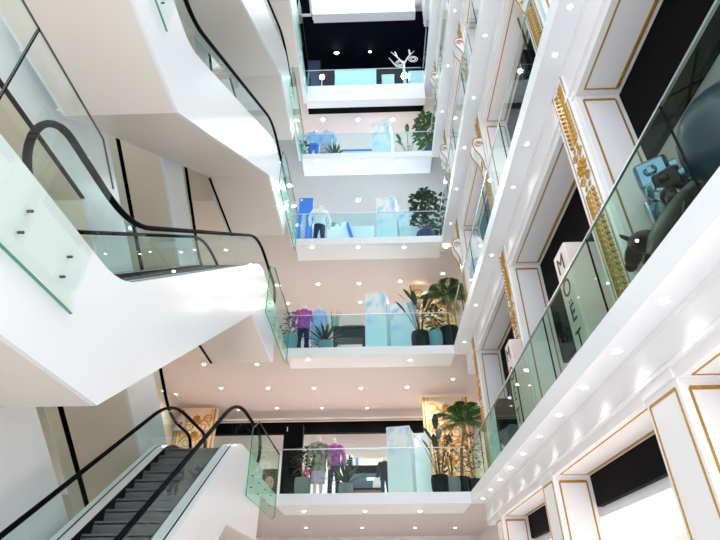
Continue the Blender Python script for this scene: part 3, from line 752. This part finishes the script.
# first floor: numbered column
P = thing('lounge_chair', 'dark armchair seen through the glass of the lowest escalator', 'chair', (-5.45, 17.2, ZF[1]), 0, 'dark lounge chairs')
b = MB(); b.box(-.38, .38, -.4, .4, .2, .48); b.build('seat', M['dark'], P, bevel=.05); b = MB(); b.box(-.4, .4, .3, .5, .3, 1.0); b.build('backrest', M['dark'], P, bevel=.06)
for sx in (-1, 1):
    b = MB(); b.box(sx * .45 - .07, sx * .45 + .07, -.4, .45, .15, .68); b.build('armrest', M['dark'], P, bevel=.04)
    for sy in (-.35, .4):
        b = MB(); b.tube([(sx * .36, sy, .2), (sx * .38, sy, 0)], .025, 8); b.build('leg', M['steel'], P)
p = on(289.5, 1, 16.9); hgt = at(289.5, 424.5, Y=16.9).z - ZF[1]
P = thing('numbered_column', 'tall black column with a small white floor number, first floor', 'column', p)
b = MB(); b.box(-.31, .31, 0, .3, 0, hgt); b.build('column_body', M['black'], P, bevel=.01)
def text(body, size, loc, rot, m, parent=None, name='lettering', ext=.004):
    cu = bpy.data.curves.new(name, 'FONT'); cu.body = body; cu.size = size; cu.align_x = 'CENTER'; cu.align_y = 'CENTER'; cu.extrude = ext
    o = bpy.data.objects.new(name, cu); COL.objects.link(o); o.location = loc; o.rotation_euler = rot; cu.materials.append(m)
    dg = bpy.context.evaluated_depsgraph_get(); me = bpy.data.meshes.new_from_object(o.evaluated_get(dg)); mw = (o.location.copy(), o.rotation_euler.copy())
    bpy.data.objects.remove(o); o = bpy.data.objects.new(name, me); COL.objects.link(o); o.location, o.rotation_euler = mw
    if parent: o.parent = parent
    return o
text('1', .2, (-.20, -.006, hgt - .16), (pi / 2, 0, 0), M['white'], P, 'floor_number')
# portrait poster
pa = on(268.5, 1, 16.6)
P = thing('portrait_poster', 'free-standing portrait poster of a curly-haired face beside the green glass end', 'poster', pa)
zt = at(268, 469, Y=16.6).z - ZF[1]
b = MB(); b.box(-.23, .23, 0, .04, 0, zt); b.build('backing', M['portraitbg'], P)
b = MB(); c = Vector((.0, -.004, zt * .52))
def disc(b, c, rx, rz, y, n=22, th=0):
    b.face([(c[0] + rx * cos(2 * pi * i / n + th), y, c[2] + rz * sin(2 * pi * i / n + th)) for i in range(n)])
h = MB()
rnd = random.Random(3)
for i in range(26):
    a = 2 * pi * i / 26; disc(h, (.155 * cos(a), 0, zt * .55 + .24 * sin(a)), .06, .065, -.003 - .0001 * i, 10)
h.build('hair_print', M['hair'], P)
f = MB(); disc(f, (0, 0, zt * .53), .135, .20, -.008); f.box(-.06, .06, -.0075, -.0065, .08, zt * .35); f.build('face_print', M['face'], P)
e = MB()
for sx in (-1, 1): disc(e, (sx * .055, 0, zt * .57), .026, .013, -.010, 12); e.box(sx * .055 - .03, sx * .055 + .03, -.0105, -.0095, zt * .57 + .028, zt * .57 + .036)
e.box(-.006, .006, -.0105, -.0095, zt * .47, zt * .53); e.build('eyes_print', M['hair'], P)
l = MB(); disc(l, (0, 0, zt * .40), .045, .017, -.010, 14); l.build('lips_print', M['lips'], P)
# pink garment, counter, screens, shelf
b = MB(); q = on(297, 1, 17.4)
P = thing('garment_rail', 'low rail of bright pink garments behind the bushy potted plant', 'clothes rail', q)
b.tube([(-.4, 0, 0), (-.4, 0, 1.1), (.4, 0, 1.1), (.4, 0, 0)], .018, 6); b.build('rail', M['darksteel'], P)
for i in range(5):
    c = MB(); x = -.3 + i * .15; c.loft([(x, 0, .3, .05, .22), (x, 0, .7, .05, .2), (x, 0, 1.0, .05, .19), (x, 0, 1.08, .02, .06)], 10); c.build('garment', M['pink'] if i % 3 else M['whitecloth'], P, smooth=True)
yC = 18.2; zcn = at(365, 488, Y=18.2).z - ZF[1]
x0, x1 = at(352, 490, Y=yC).x, at(384, 490, Y=yC).x
P = thing('shop_counter', 'dark wooden shop counter behind the agave, first floor', 'counter', ((x0 + x1) / 2, yC, ZF[1])); w_ = (x1 - x0) / 2
b = MB(); b.box(-w_, w_, 0, .6, 0, zcn - .06); b.build('body', M['wood'], P); b = MB(); b.box(-w_ - .03, w_ + .03, -.04, .64, zcn - .06, zcn); b.build('top', M['black'], P)
q = at(365, 479, Y=yC + .3); P = thing('display_screen', 'wide dark display screen with glowing bluish line, standing on the shop counter', 'screen', (q.x, yC + .3, ZF[1] + zcn))
b = MB(); b.box(-.62, .62, 0, .05, .05, .52); b.box(-.2, .2, -.05, .12, 0, .03); b.box(-.04, .04, 0, .04, 0, .1); b.build('panel', M['screen'], P, bevel=.005)
b = MB()
for i in range(6): b.box(.06 + i * .085, .125 + i * .085, -.008, 0, .30, .38)
b.build('glowing_line', M['screenlit'], P)
q = at(376, 482, Y=yC + .1); P = thing('handbag', 'pale handbag standing on the counter right of the screen', 'bag', (at(378, 482, Y=yC + .1).x, yC + .12, ZF[1] + zcn))
b = MB(); b.prism([(-.18, 0), (.18, 0), (.15, .32), (-.15, .32)], 'y', -.08, .08); b.build('bag_body', M['cushion'], P, bevel=.02)
b = MB(); b.tube([(-.09 + .0, 0, .31)] + [(-.09 * cos(pi * i / 10), 0, .31 + .16 * sin(pi * i / 10)) for i in range(11)], .012, 6); b.build('bag_handle', M['dark'], P)
yS = 19.2; x0, x1 = at(343, 470, Y=yS).x, at(389, 470, Y=yS).x; zs = at(366, 470, Y=yS).z
P = thing('display_shelf', 'long black wall display shelf above the shop counter, first floor', 'shelf', ((x0 + x1) / 2, yS, ZF[1])); w_ = (x1 - x0) / 2
b = MB(); b.box(-w_, w_, 0, .5, zs - ZF[1] - .12, zs - ZF[1] - .06); b.box(-w_, w_, .45, .5, zs - ZF[1] - .12, zs - ZF[1] + .14); b.box(-w_, w_, 0, .5, zs - ZF[1] + .12, zs - ZF[1] + .16); b.box(-w_, -w_ + .06, 0, .5, zs - ZF[1] - .1, zs - ZF[1] + .13); b.build('shelf_board', M['black'], P)
b = MB()
for sx in (-1, 1): b.box(sx * w_ - .03, sx * w_ + .03, .4, .5, 0, zs - ZF[1] - .1)
b.build('upright', M['darksteel'], P)
q = at(348.5, 461, Y=yS + .1); 
P = thing('patterned_print', 'small black and teal patterned print on the display shelf', 'print', (q.x, yS + .2, zs + .16))
b = MB(); b.box(-.16, .16, 0, .03, 0, .42); b.build('board', M['cyan'], P)
b = MB(); rnd = random.Random(5)
for i in range(4):
    for j in range(5):
        if rnd.random() < .6: b.box(-.15 + i * .075, -.08 + i * .075, -.006, 0, .02 + j * .08, .085 + j * .08)
b.build('pattern', M['black'], P)
P = thing('blue_bottle', 'small stack of bright blue jars right of the patterned print', 'jar', (at(357, 461, Y=yS + .1).x, yS + .25, zs + .16))
for i in range(3):
    b = MB(); b.tube([(0, 0, i * .11), (0, 0, i * .11 + .09)], .05, 12); b.build('jar', M['blue'], P)
# second floor: long table with vases
yT = 16.9; x0, x1 = at(332, 335, Y=yT).x, at(366, 335, Y=yT).x; zt = at(340, 326, Y=yT).z - ZF[2]
P = thing('long_table', 'long black display table on the far second floor', 'table', ((x0 + x1) / 2, yT, ZF[2])); w_ = (x1 - x0) / 2
b = MB(); b.box(-w_, w_, 0, .8, zt - .06, zt); b.box(-w_ + .1, w_ - .02, .1, .7, zt - .42, zt - .06); b.build('table_top', M['dark'], P, bevel=.01)
for sx in (-1, 1):
    for yy in (.05, .7):
        b = MB(); b.box(sx * (w_ - .09) - .05, sx * (w_ - .09) + .05, yy, yy + .08, 0, zt - .06); b.build('leg', M['dark'], P)
def vase(label, px, y, z, r, h):
    P = thing('glass_vase', label, 'vase', (at(px, 320, Y=y).x, y, z))
    b = MB(); b.loft([(0, 0, 0, r * .8, r * .8), (0, 0, h * .5, r, r), (0, 0, h * .85, r * .8, r * .8), (0, 0, h, r * 1.1, r * 1.1)], 14); b.build('vessel', M['vase'], P, smooth=True)
    b = MB()
    for i in range(5): b.tube([(r * .5 * cos(i * 1.3), r * .5 * sin(i * 1.3), .03), (r * 1.2 * cos(i * 1.3), r * 1.2 * sin(i * 1.3), h * 1.5)], .012, 5)
    b.build('stems', M['leafcool'], P)
zt2 = ZF[2] + zt
vase('tall green glass vase with stems at the left end of the long black table', 335, yT + .35, zt2, .16, .5)
for i, px in enumerate((346, 351, 356, 361)):
    P = thing('glass_tumbler', 'clear glass tumbler standing on the long black table', 'glass', (at(px, 325, Y=yT + .4).x, yT + .4, zt2), 0, 'tumblers on the long table')
    b = MB(); b.loft([(0, 0, 0, .08, .08), (0, 0, .2, .1, .1)], 12); b.build('vessel', M['vase'], P, smooth=True)
x0 = at(285, 330, Y=18).x
P = thing('clothes_rail', 'low black rail behind the second-floor mannequins', 'clothes rail', (at(302, 330, Y=17.6).x, 17.6, ZF[2]))
b = MB(); b.tube([(-.9, 0, 0), (-.9, 0, 1.35), (.9, 0, 1.35), (.9, 0, 0)], .03, 6); b.build('rail', M['black'], P)
# third floor
yy = 16.9; q = at(304, 236, Y=yy); zt = at(304, 198, Y=yy).z - ZF[3]; zb = at(304, 213, Y=yy).z - ZF[3]
P = thing('standing_board', 'bright blue standing panel on blue legs, third floor', 'display panel', (q.x, yy, ZF[3]))
b = MB(); b.box(-.30, .30, 0, .06, zb, zt); b.build('board', M['blue'], P, bevel=.008)
for x in (-.22, .10, .27):
    b = MB(); b.box(x - .07, x + .07, 0, .06, 0, zb); b.build('leg', M['blue'], P)
b = MB(); b.tube([(-.20, -.02, zt - .12), (-.20, 0, zt - .12)], .05, 12); b.build('round_mark', M['white'], P)
q0, q1 = at(327, 230, Y=16.9), at(374, 230, Y=16.9)
P = thing('display_plinth', 'long white display plinth with a slanting blue leg, third floor', 'plinth', ((q0.x + q1.x) / 2, 16.9, ZF[3])); w_ = (q1.x - q0.x) / 2
zt = at(350, 226, Y=16.9).z - ZF[3]
b = MB(); b.box(-w_, w_, 0, .9, 0, zt); b.build('body', M['white'], P, bevel=.02)
b = MB(); zz = at(345, 212, Y=16.6).z - ZF[3]; b.tube([(.25, -.08, .02), (-.12, -.05, zz * .8)], .07, 6); b.build('slanting_leg', M['blue'], P)
for i, (px, r, h, mm) in enumerate([(333, .16, .42, 'vase'), (337, .12, .32, 'cyan'), (345, .2, .4, 'cyan')]):
    P = thing('display_jar', ['rounded glass jar beside the white jacket mannequin, third floor', 'small cyan jar on the third-floor plinth', 'large cyan jar above the slanting blue leg, third floor'][i], 'jar', (at(px, 220, Y=17.2).x, 17.25, ZF[3] + zt))
    b = MB(); b.loft([(0, 0, 0, r * .7, r * .7), (0, 0, h * .4, r, r), (0, 0, h * .8, r * .6, r * .6), (0, 0, h, r * .7, r * .7)], 14); b.build('vessel', M[mm], P, smooth=True)
# fourth floor counter
q0, q1 = at(340, 145, Y=16.8), at(372, 145, Y=16.8)
P = thing('display_counter', 'pale blue display counter left of the white box, fourth floor', 'counter', ((q0.x + q1.x) / 2, 16.8, ZF[4])); w_ = (q1.x - q0.x) / 2
b = MB(); b.box(-w_, w_, 0, .7, 0, 1.25); b.build('body', M['cyan'], P, bevel=.02)
b = MB(); b.box(-w_ - .03, w_ + .03, -.03, .73, 1.25, 1.32); b.build('top', M['blue'], P)
# fifth floor: branch sculpture, plinths, spotlights
q = at(399, 84, Y=16.3)
P = thing('branch_sculpture', 'white antler-like branch sculpture in the dark fifth-floor shop', 'sculpture', (q.x, 16.3, ZF[5]))
b = MB(); S = lambda px, py: Vector((at(px, py, Y=16.3).x - q.x, 0, at(px, py, Y=16.3).z - ZF[5]))
tr = [S(405, 84), S(404, 70), S(404, 62)]; b.tube([Vector((tr[0].x, 0, 0))] + tr[1:], [.09, .07, .05], 8)
for br in ([(404, 64), (398, 58), (391, 52)], [(397, 57), (395, 52)], [(404, 64), (408, 57), (414, 51)], [(404, 68), (396, 66), (389, 58)], [(410, 55), (409, 50)]):
    b.tube([S(*p_) for p_ in br], [.05, .035, .015][:len(br)], 6)
b.build('branches', M['branch'], P, smooth=True)
for i, (px, py) in enumerate([(413, 60), (400, 64)]):
    c = S(px, py); b = MB(); pts = [(c.x + .22 * cos(2 * pi * j / 16), -.05, c.z + .22 * sin(2 * pi * j / 16)) for j in range(17)]
    b.tube(pts, .02, 5); b.tube([(c.x + .12 * cos(2 * pi * j / 16), -.05, c.z + .12 * sin(2 * pi * j / 16)) for j in range(17)], .02, 5); b.build('ring', M['branch'], P)
for i, (x0, x1, y_, zt_) in enumerate([(335, 376, 16.4, 71), (382, 394, 16.4, 75.5), (409, 424, 16.5, 72), (308, 320, 17.5, 61.5)]):
    a, c = at(x0, zt_, Y=y_), at(x1, zt_, Y=y_)
    P = thing('display_plinth', ['wide pale cyan plinth at the centre of the fifth-floor shop', 'low rounded pale plinth left of the branch sculpture', 'low pale plinth right of the branch sculpture', 'dark blue box plinth at the left of the fifth-floor shop'][i], 'plinth', ((a.x + c.x) / 2, y_, ZF[5]))
    w_ = (c.x - a.x) / 2; b = MB(); b.box(-w_, w_, 0, .6, 0, a.z - ZF[5]); b.build('body', M['denim'] if i == 3 else M['cyan'], P, bevel=.03)
    b = MB(); b.box(-w_ - .02, w_ + .02, -.02, .62, a.z - ZF[5], a.z - ZF[5] + .05); b.build('top', M['denim'] if i == 3 else M['white'], P)
for i, (px, py) in enumerate([(336.5, 53), (370, 52), (327, 50)]):
    q = at(px, py, Y=18.0)
    P = thing('spotlight', ['brightest ceiling spotlight in the dark fifth-floor shop', 'smaller spotlight right of the brightest one, fifth floor', 'faint spotlight left of the brightest one, fifth floor'][i], 'spotlight', (q.x, q.y, q.z))
    r = (.13, .08, .05)[i]
    b = MB(); b.tube([(0, -.02, 0), (0, .25, .1)], r * 1.25, 12); b.tube([(0, .12, .08), (0, .12, FB[6] + .1 - q.z)], .02, 6); b.build('housing', M['dark'], P, smooth=True)
    b = MB(); b.tube([(0, -.03, 0), (0, -.022, 0)], r, 14); b.build('lens', M['lamp'], P)
q = at(322, 78, Y=16.5); P = thing('table_lamp', 'small glowing lamp low at the left of the fifth-floor shop', 'lamp', (q.x, 16.5, ZF[5]))
b = MB(); lz_ = at(322, 78, Y=16.5).z - ZF[5]; b.tube([(0, 0, 0), (0, 0, lz_)], .03, 8); b.tube([(0, 0, 0), (0, 0, .02)], .12, 12); b.build('stand', M['steel'], P); b = MB(); b.ball((0, 0, lz_ + .08), .13); b.build('globe', M['lamp'], P, smooth=True)
q = at(404, 76, Y=16.2); P = thing('table_lamp', 'small glowing lamp at the foot of the branch sculpture', 'lamp', (q.x + .1, 16.9, ZF[5]))
b = MB(); lz_ = at(405, 77, Y=16.9).z - ZF[5]; b.tube([(0, 0, 0), (0, 0, lz_)], .03, 8); b.tube([(0, 0, 0), (0, 0, .02)], .12, 12); b.build('stand', M['steel'], P); b = MB(); b.ball((0, 0, lz_ + .1), .17); b.build('globe', M['lamp'], P, smooth=True)

# ------------------------------------------------------------------ right-hand first floor
def letter_box(label, y0, y1, h, x0=2.86, w=.58):
    P = thing('lettered_box', label, 'display box', (x0, (y0 + y1) / 2, ZF[1]), 0, 'lettered display boxes'); d = (y1 - y0) / 2
    b = MB(); b.box(0, w, -d, d, 0, h); b.build('body', M['signpink'], P, bevel=.03)
    for i, ch in enumerate('MO\u00cbT'):
        text(ch, .38, (-.004, 0, h - .26 - i * .41), (pi / 2, 0, -pi / 2), M['ink'], P, 'letter', .003)
letter_box('blush pink box lettered MO\u00cbT in the black opening beside the second gilded pilaster', 6.35, 6.85, 1.80)
letter_box('narrow blush pink box lettered MO\u00cbT in front of the third gilded pilaster', 9.55, 9.98, 1.75, 2.72, .26)
def egg_chair(label, loc, r, rz, zc):
    P = thing('egg_chair', label, 'chair', loc, rz, 'egg chairs'); b = MB()
    n, k = 24, 14; vs = []; fs = []
    for i in range(k + 1):
        ph = pi * i / k * .80
        for j in range(n):
            th = 2 * pi * j / n; vs.append((r * sin(ph) * cos(th), -r * .75 * cos(ph), zc + r * 1.12 * sin(ph) * sin(th)))
    for i in range(k):
        for j in range(n): fs.append((i * n + j, (i + 1) * n + j, (i + 1) * n + (j + 1) % n, i * n + (j + 1) % n))
    b.raw(vs, fs); o = b.build('shell', M['petrol'], P, smooth=True); s = o.modifiers.new('thick', 'SOLIDIFY'); s.thickness = .04
    rim = MB(); ph = pi * .80; rim.tube([(r * sin(ph) * cos(2 * pi * j / 28), -r * .75 * cos(ph), zc + r * 1.12 * sin(ph) * sin(2 * pi * j / 28)) for j in range(29)], .035, 6); rim.build('rim', M['glassteal'] if False else M['chrome'], P, smooth=True)
    c = MB(); c.ball((0, .1 * r, zc - .55 * r), r * .62, r * .5, .14); c.build('seat_cushion', M['cushion'], P, smooth=True)
    f = MB(); f.tube([(0, 0, 0), (0, 0, .05)], r * .5, 20); f.tube([(0, 0, .05), (0, 0, zc - r)], .06, 10); f.build('pedestal', M['steel'], P)
egg_chair('large petrol blue egg chair behind the near glass balustrade, left one', (3.95, 3.85, ZF[1]), .66, -.7, 1.30)
egg_chair('petrol blue egg chair at the right picture edge behind the near balustrade', (3.75, 2.85, ZF[1]), .42, -1.2, 1.50)
# chrome and maroon figure on a dark animal-shaped seat
P = thing('animal_bench', 'low black bull-shaped bench lying behind the near balustrade', 'bench', (2.94, 4.1, ZF[1]))
b = MB()
b.loft([(0, -.1, .04, .13, .50), (0, -.1, .12, .155, .60), (0, -.1, .28, .15, .60), (0, -.1, .40, .12, .5), (0, -.1, .46, .05, .3)], 18)
b.ball((0, .50, .50), .12, .30, .13, rot=Matrix.Rotation(.55, 3, 'X')); b.ball((0, .74, .52), .10, .20, .09, rot=Matrix.Rotation(-.5, 3, 'X')); b.ball((0, .88, .44), .07, .08, .065)
b.build('body', M['maroon'], P, smooth=True)
for sx in (-1, 1):
    for yy in (-.5, .32):
        c = MB(); c.tube([(sx * .09, yy, .2), (sx * .12, yy + .06, .10), (sx * .12, yy + .16, .04)], [.07, .055, .04], 10); c.build('leg', M['maroon'], P, smooth=True)
    c = MB(); c.tube([(sx * .07, .62, .62), (sx * .13, .64, .68), (sx * .12, .70, .75)], [.03, .022, .006], 8); c.build('horn', M['maroon'], P, smooth=True)
def robot(label, loc, m, s, rz):
    P = thing('robot_figure', label, 'figurine', loc, rz); V = lambda *a: tuple(x * s for x in a)
    b = MB(); b.loft([tuple(x * s for x in r) for r in [(0, 0, .34, .12, .09), (0, 0, .44, .16, .11), (0, 0, .62, .19, .13), (0, 0, .70, .12, .09), (0, 0, .74, .06, .05)]], 12); b.build('torso', M[m], P, smooth=True)
    h = MB(); h.box(-.13 * s, .13 * s, -.13 * s, .10 * s, .75 * s, .97 * s); h.box(-.16 * s, .16 * s, -.05 * s, .04 * s, .82 * s, .90 * s); h.build('head', M[m], P, bevel=.03 * s)
    for sx in (-1, 1):
        e = MB(); e.tube([V(sx * .06, -.12, .87), V(sx * .06, -.17, .87)], .05 * s, 12); e.build('eye', M['chrome'], P, smooth=True)
        a = MB(); a.tube([V(sx * .19, 0, .62), V(sx * .30, -.04, .50), V(sx * .27, -.2, .40)], [.05 * s, .05 * s, .045 * s], 8); a.ball(V(sx * .27, -.22, .39), .065 * s); a.ball(V(sx * .19, 0, .63), .075 * s); a.build('arm', M[m], P, smooth=True)
        l = MB(); l.tube([V(sx * .09, 0, .38), V(sx * .12, -.05, .2), V(sx * .12, 0, .05)], [.065 * s, .055 * s, .06 * s], 8); l.box(sx * .12 * s - .06 * s, sx * .12 * s + .06 * s, -.14 * s, .07 * s, 0, .07 * s); l.build('leg', M[m], P, smooth=True)
robot('shiny blue chrome robot figure left of the maroon one', (3.34, 4.62, ZF[1]), 'chrome', 1.62, .9)
robot('maroon robot figure with round lens eyes beside the black bench', (3.24, 4.28, ZF[1]), 'maroon', 1.18, .7)
# dark bench and blue cloud box farther along
P = thing('lounge_chair', 'black lounge chair behind the right balustrade near the far corner', 'chair', (3.2, 11.6, ZF[1]))
b = MB(); b.box(-.35, .35, -.35, .35, .25, .5); b.build('seat', M['dark'], P, bevel=.05); b = MB(); b.box(-.38, .38, .25, .45, .3, 1.35); b.build('backrest', M['dark'], P, bevel=.06)
for sx in (-1, 1):
    for sy in (-1, 1):
        c = MB(); c.tube([(sx * .28, sy * .28, .26), (sx * .31, sy * .31, 0)], .02, 8); c.build('leg', M['steel'], P)
P = thing('sky_print_box', 'low cloud-printed box behind the right balustrade near the far corner', 'display box', (3.3, 13.2, ZF[1]), 0, 'sky print boxes')
b = MB(); b.box(-.35, .35, -.4, .4, 0, 1.25); b.build('printed_body', M['cloud'], P, bevel=.01)
# second floor right: loudspeaker, white figures
P = thing('loudspeaker', 'black loudspeaker hanging in the upper right opening', 'speaker', tuple(at(530, 58, X=3.3)))
b = MB(); b.box(-.16, .16, -.14, .14, -.5, .1); b.build('cabinet', M['black'], P, bevel=.02); b = MB(); b.tube([(0, 0, .1), (0, 0, 12.45 - at(530, 58, X=3.3).z)], .02, 6); b.build('bracket', M['darksteel'], P)
b = MB(); b.tube([(-.17, 0, -.3), (-.16, 0, -.3)], .09, 14); b.build('cone', M['dark'], P)
mannequin('white-draped mannequin behind the second-floor right balustrade', (3.0, 12.3, ZF[2]), M['whitecloth'], M['skyblue'], 1.9, -1.2, True, 1.1, .6)
# wall call box beside the escalator head
q = at(170, 433, X=-6.2)
P = thing('control_box', 'small grey control box with a red button behind the escalator handrail', 'control box', (-7.75, 20.35, ZF[1] + 3.2))
b = MB(); b.box(-.2, .2, 0, .12, 0, .6); b.build('case', M['steel'], P, bevel=.01); b = MB(); b.tube([(.08, -.03, .3), (.08, 0, .3)], .06, 12); b.build('button', M['reddot'], P)

# ------------------------------------------------------------------ light
W = bpy.data.worlds.new('ambient_fill'); SC.world = W; W.use_nodes = True  # even ambient fill, added through the open roof and unbuilt front
bg = W.node_tree.nodes['Background']; bg.inputs['Color'].default_value = (.86, .93, 1.0, 1); bg.inputs['Strength'].default_value = 1.1
def area(name, loc, sx, sy, power, col, rot=(0, 0, 0)):
    d = bpy.data.lights.new(name, 'AREA'); d.shape = 'RECTANGLE'; d.size = sx; d.size_y = sy; d.energy = power; d.color = col
    o = bpy.data.objects.new(name, d); COL.objects.link(o); o.location = loc; o.rotation_euler = rot; return o
warm, mid_, cool = (1, .89, .83), (1, .93, .89), (.84, .95, 1.0)
def spot(loc, power, col, ang=2.6, r=.05, blend=.8):
    d = bpy.data.lights.new('downlight_beam', 'SPOT'); d.energy = power; d.color = col; d.spot_size = ang; d.spot_blend = blend; d.shadow_soft_size = r
    o = bpy.data.objects.new('downlight_beam', d); COL.objects.link(o); o.location = loc; return o
# regular grid of added beams standing in for the ceiling downlights, storey by storey
for k, (c, p) in enumerate([(mid_, 50), (warm, 100), (mid_, 78), (cool, 115), (mid_, 75)]):
    z = FB[k + 1] + .07
    for x in (-2, 0, 2):
        for y in (17.4, 18.8, 20.2): spot((x, y, z), p, c)
    for x in (-7, -4.6):
        for y in (16, 19): spot((x, y, z), p * .7, c)
    zr = LINT[k] - (.53 if k == 0 else 1.36 if k == 1 else .98)
    for y in (3.2, 7.6, 12.1): spot((5.6, y, zr), (240, 14, 120, 160, 160)[k], mid_, 2.8)
for i in range(12): spot((2.80, 2.15 + 1.165 * i, 4.17), 4.5, (.97, .98, 1), 2.0, .05, 1)
for y in (3.4, 5.6, 7.4, 9.2, 11, 12.8, 14.6): spot((2.80, y, 8.66), 4.5, (1, .95, .90), 2.0, .05, 1)

# ------------------------------------------------------------------ render look
SC.view_settings.view_transform = 'Standard'; SC.view_settings.look = 'None'; SC.view_settings.gamma = 1; SC.view_settings.exposure = 1.0
SC.view_settings.use_curve_mapping = False
cy = SC.cycles
cy.max_bounces = 10; cy.diffuse_bounces = 5; cy.glossy_bounces = 4; cy.transparent_max_bounces = 32; cy.transmission_bounces = 6
cy.use_denoising = True; cy.caustics_reflective = False; cy.caustics_refractive = False; cy.sample_clamp_indirect = 6
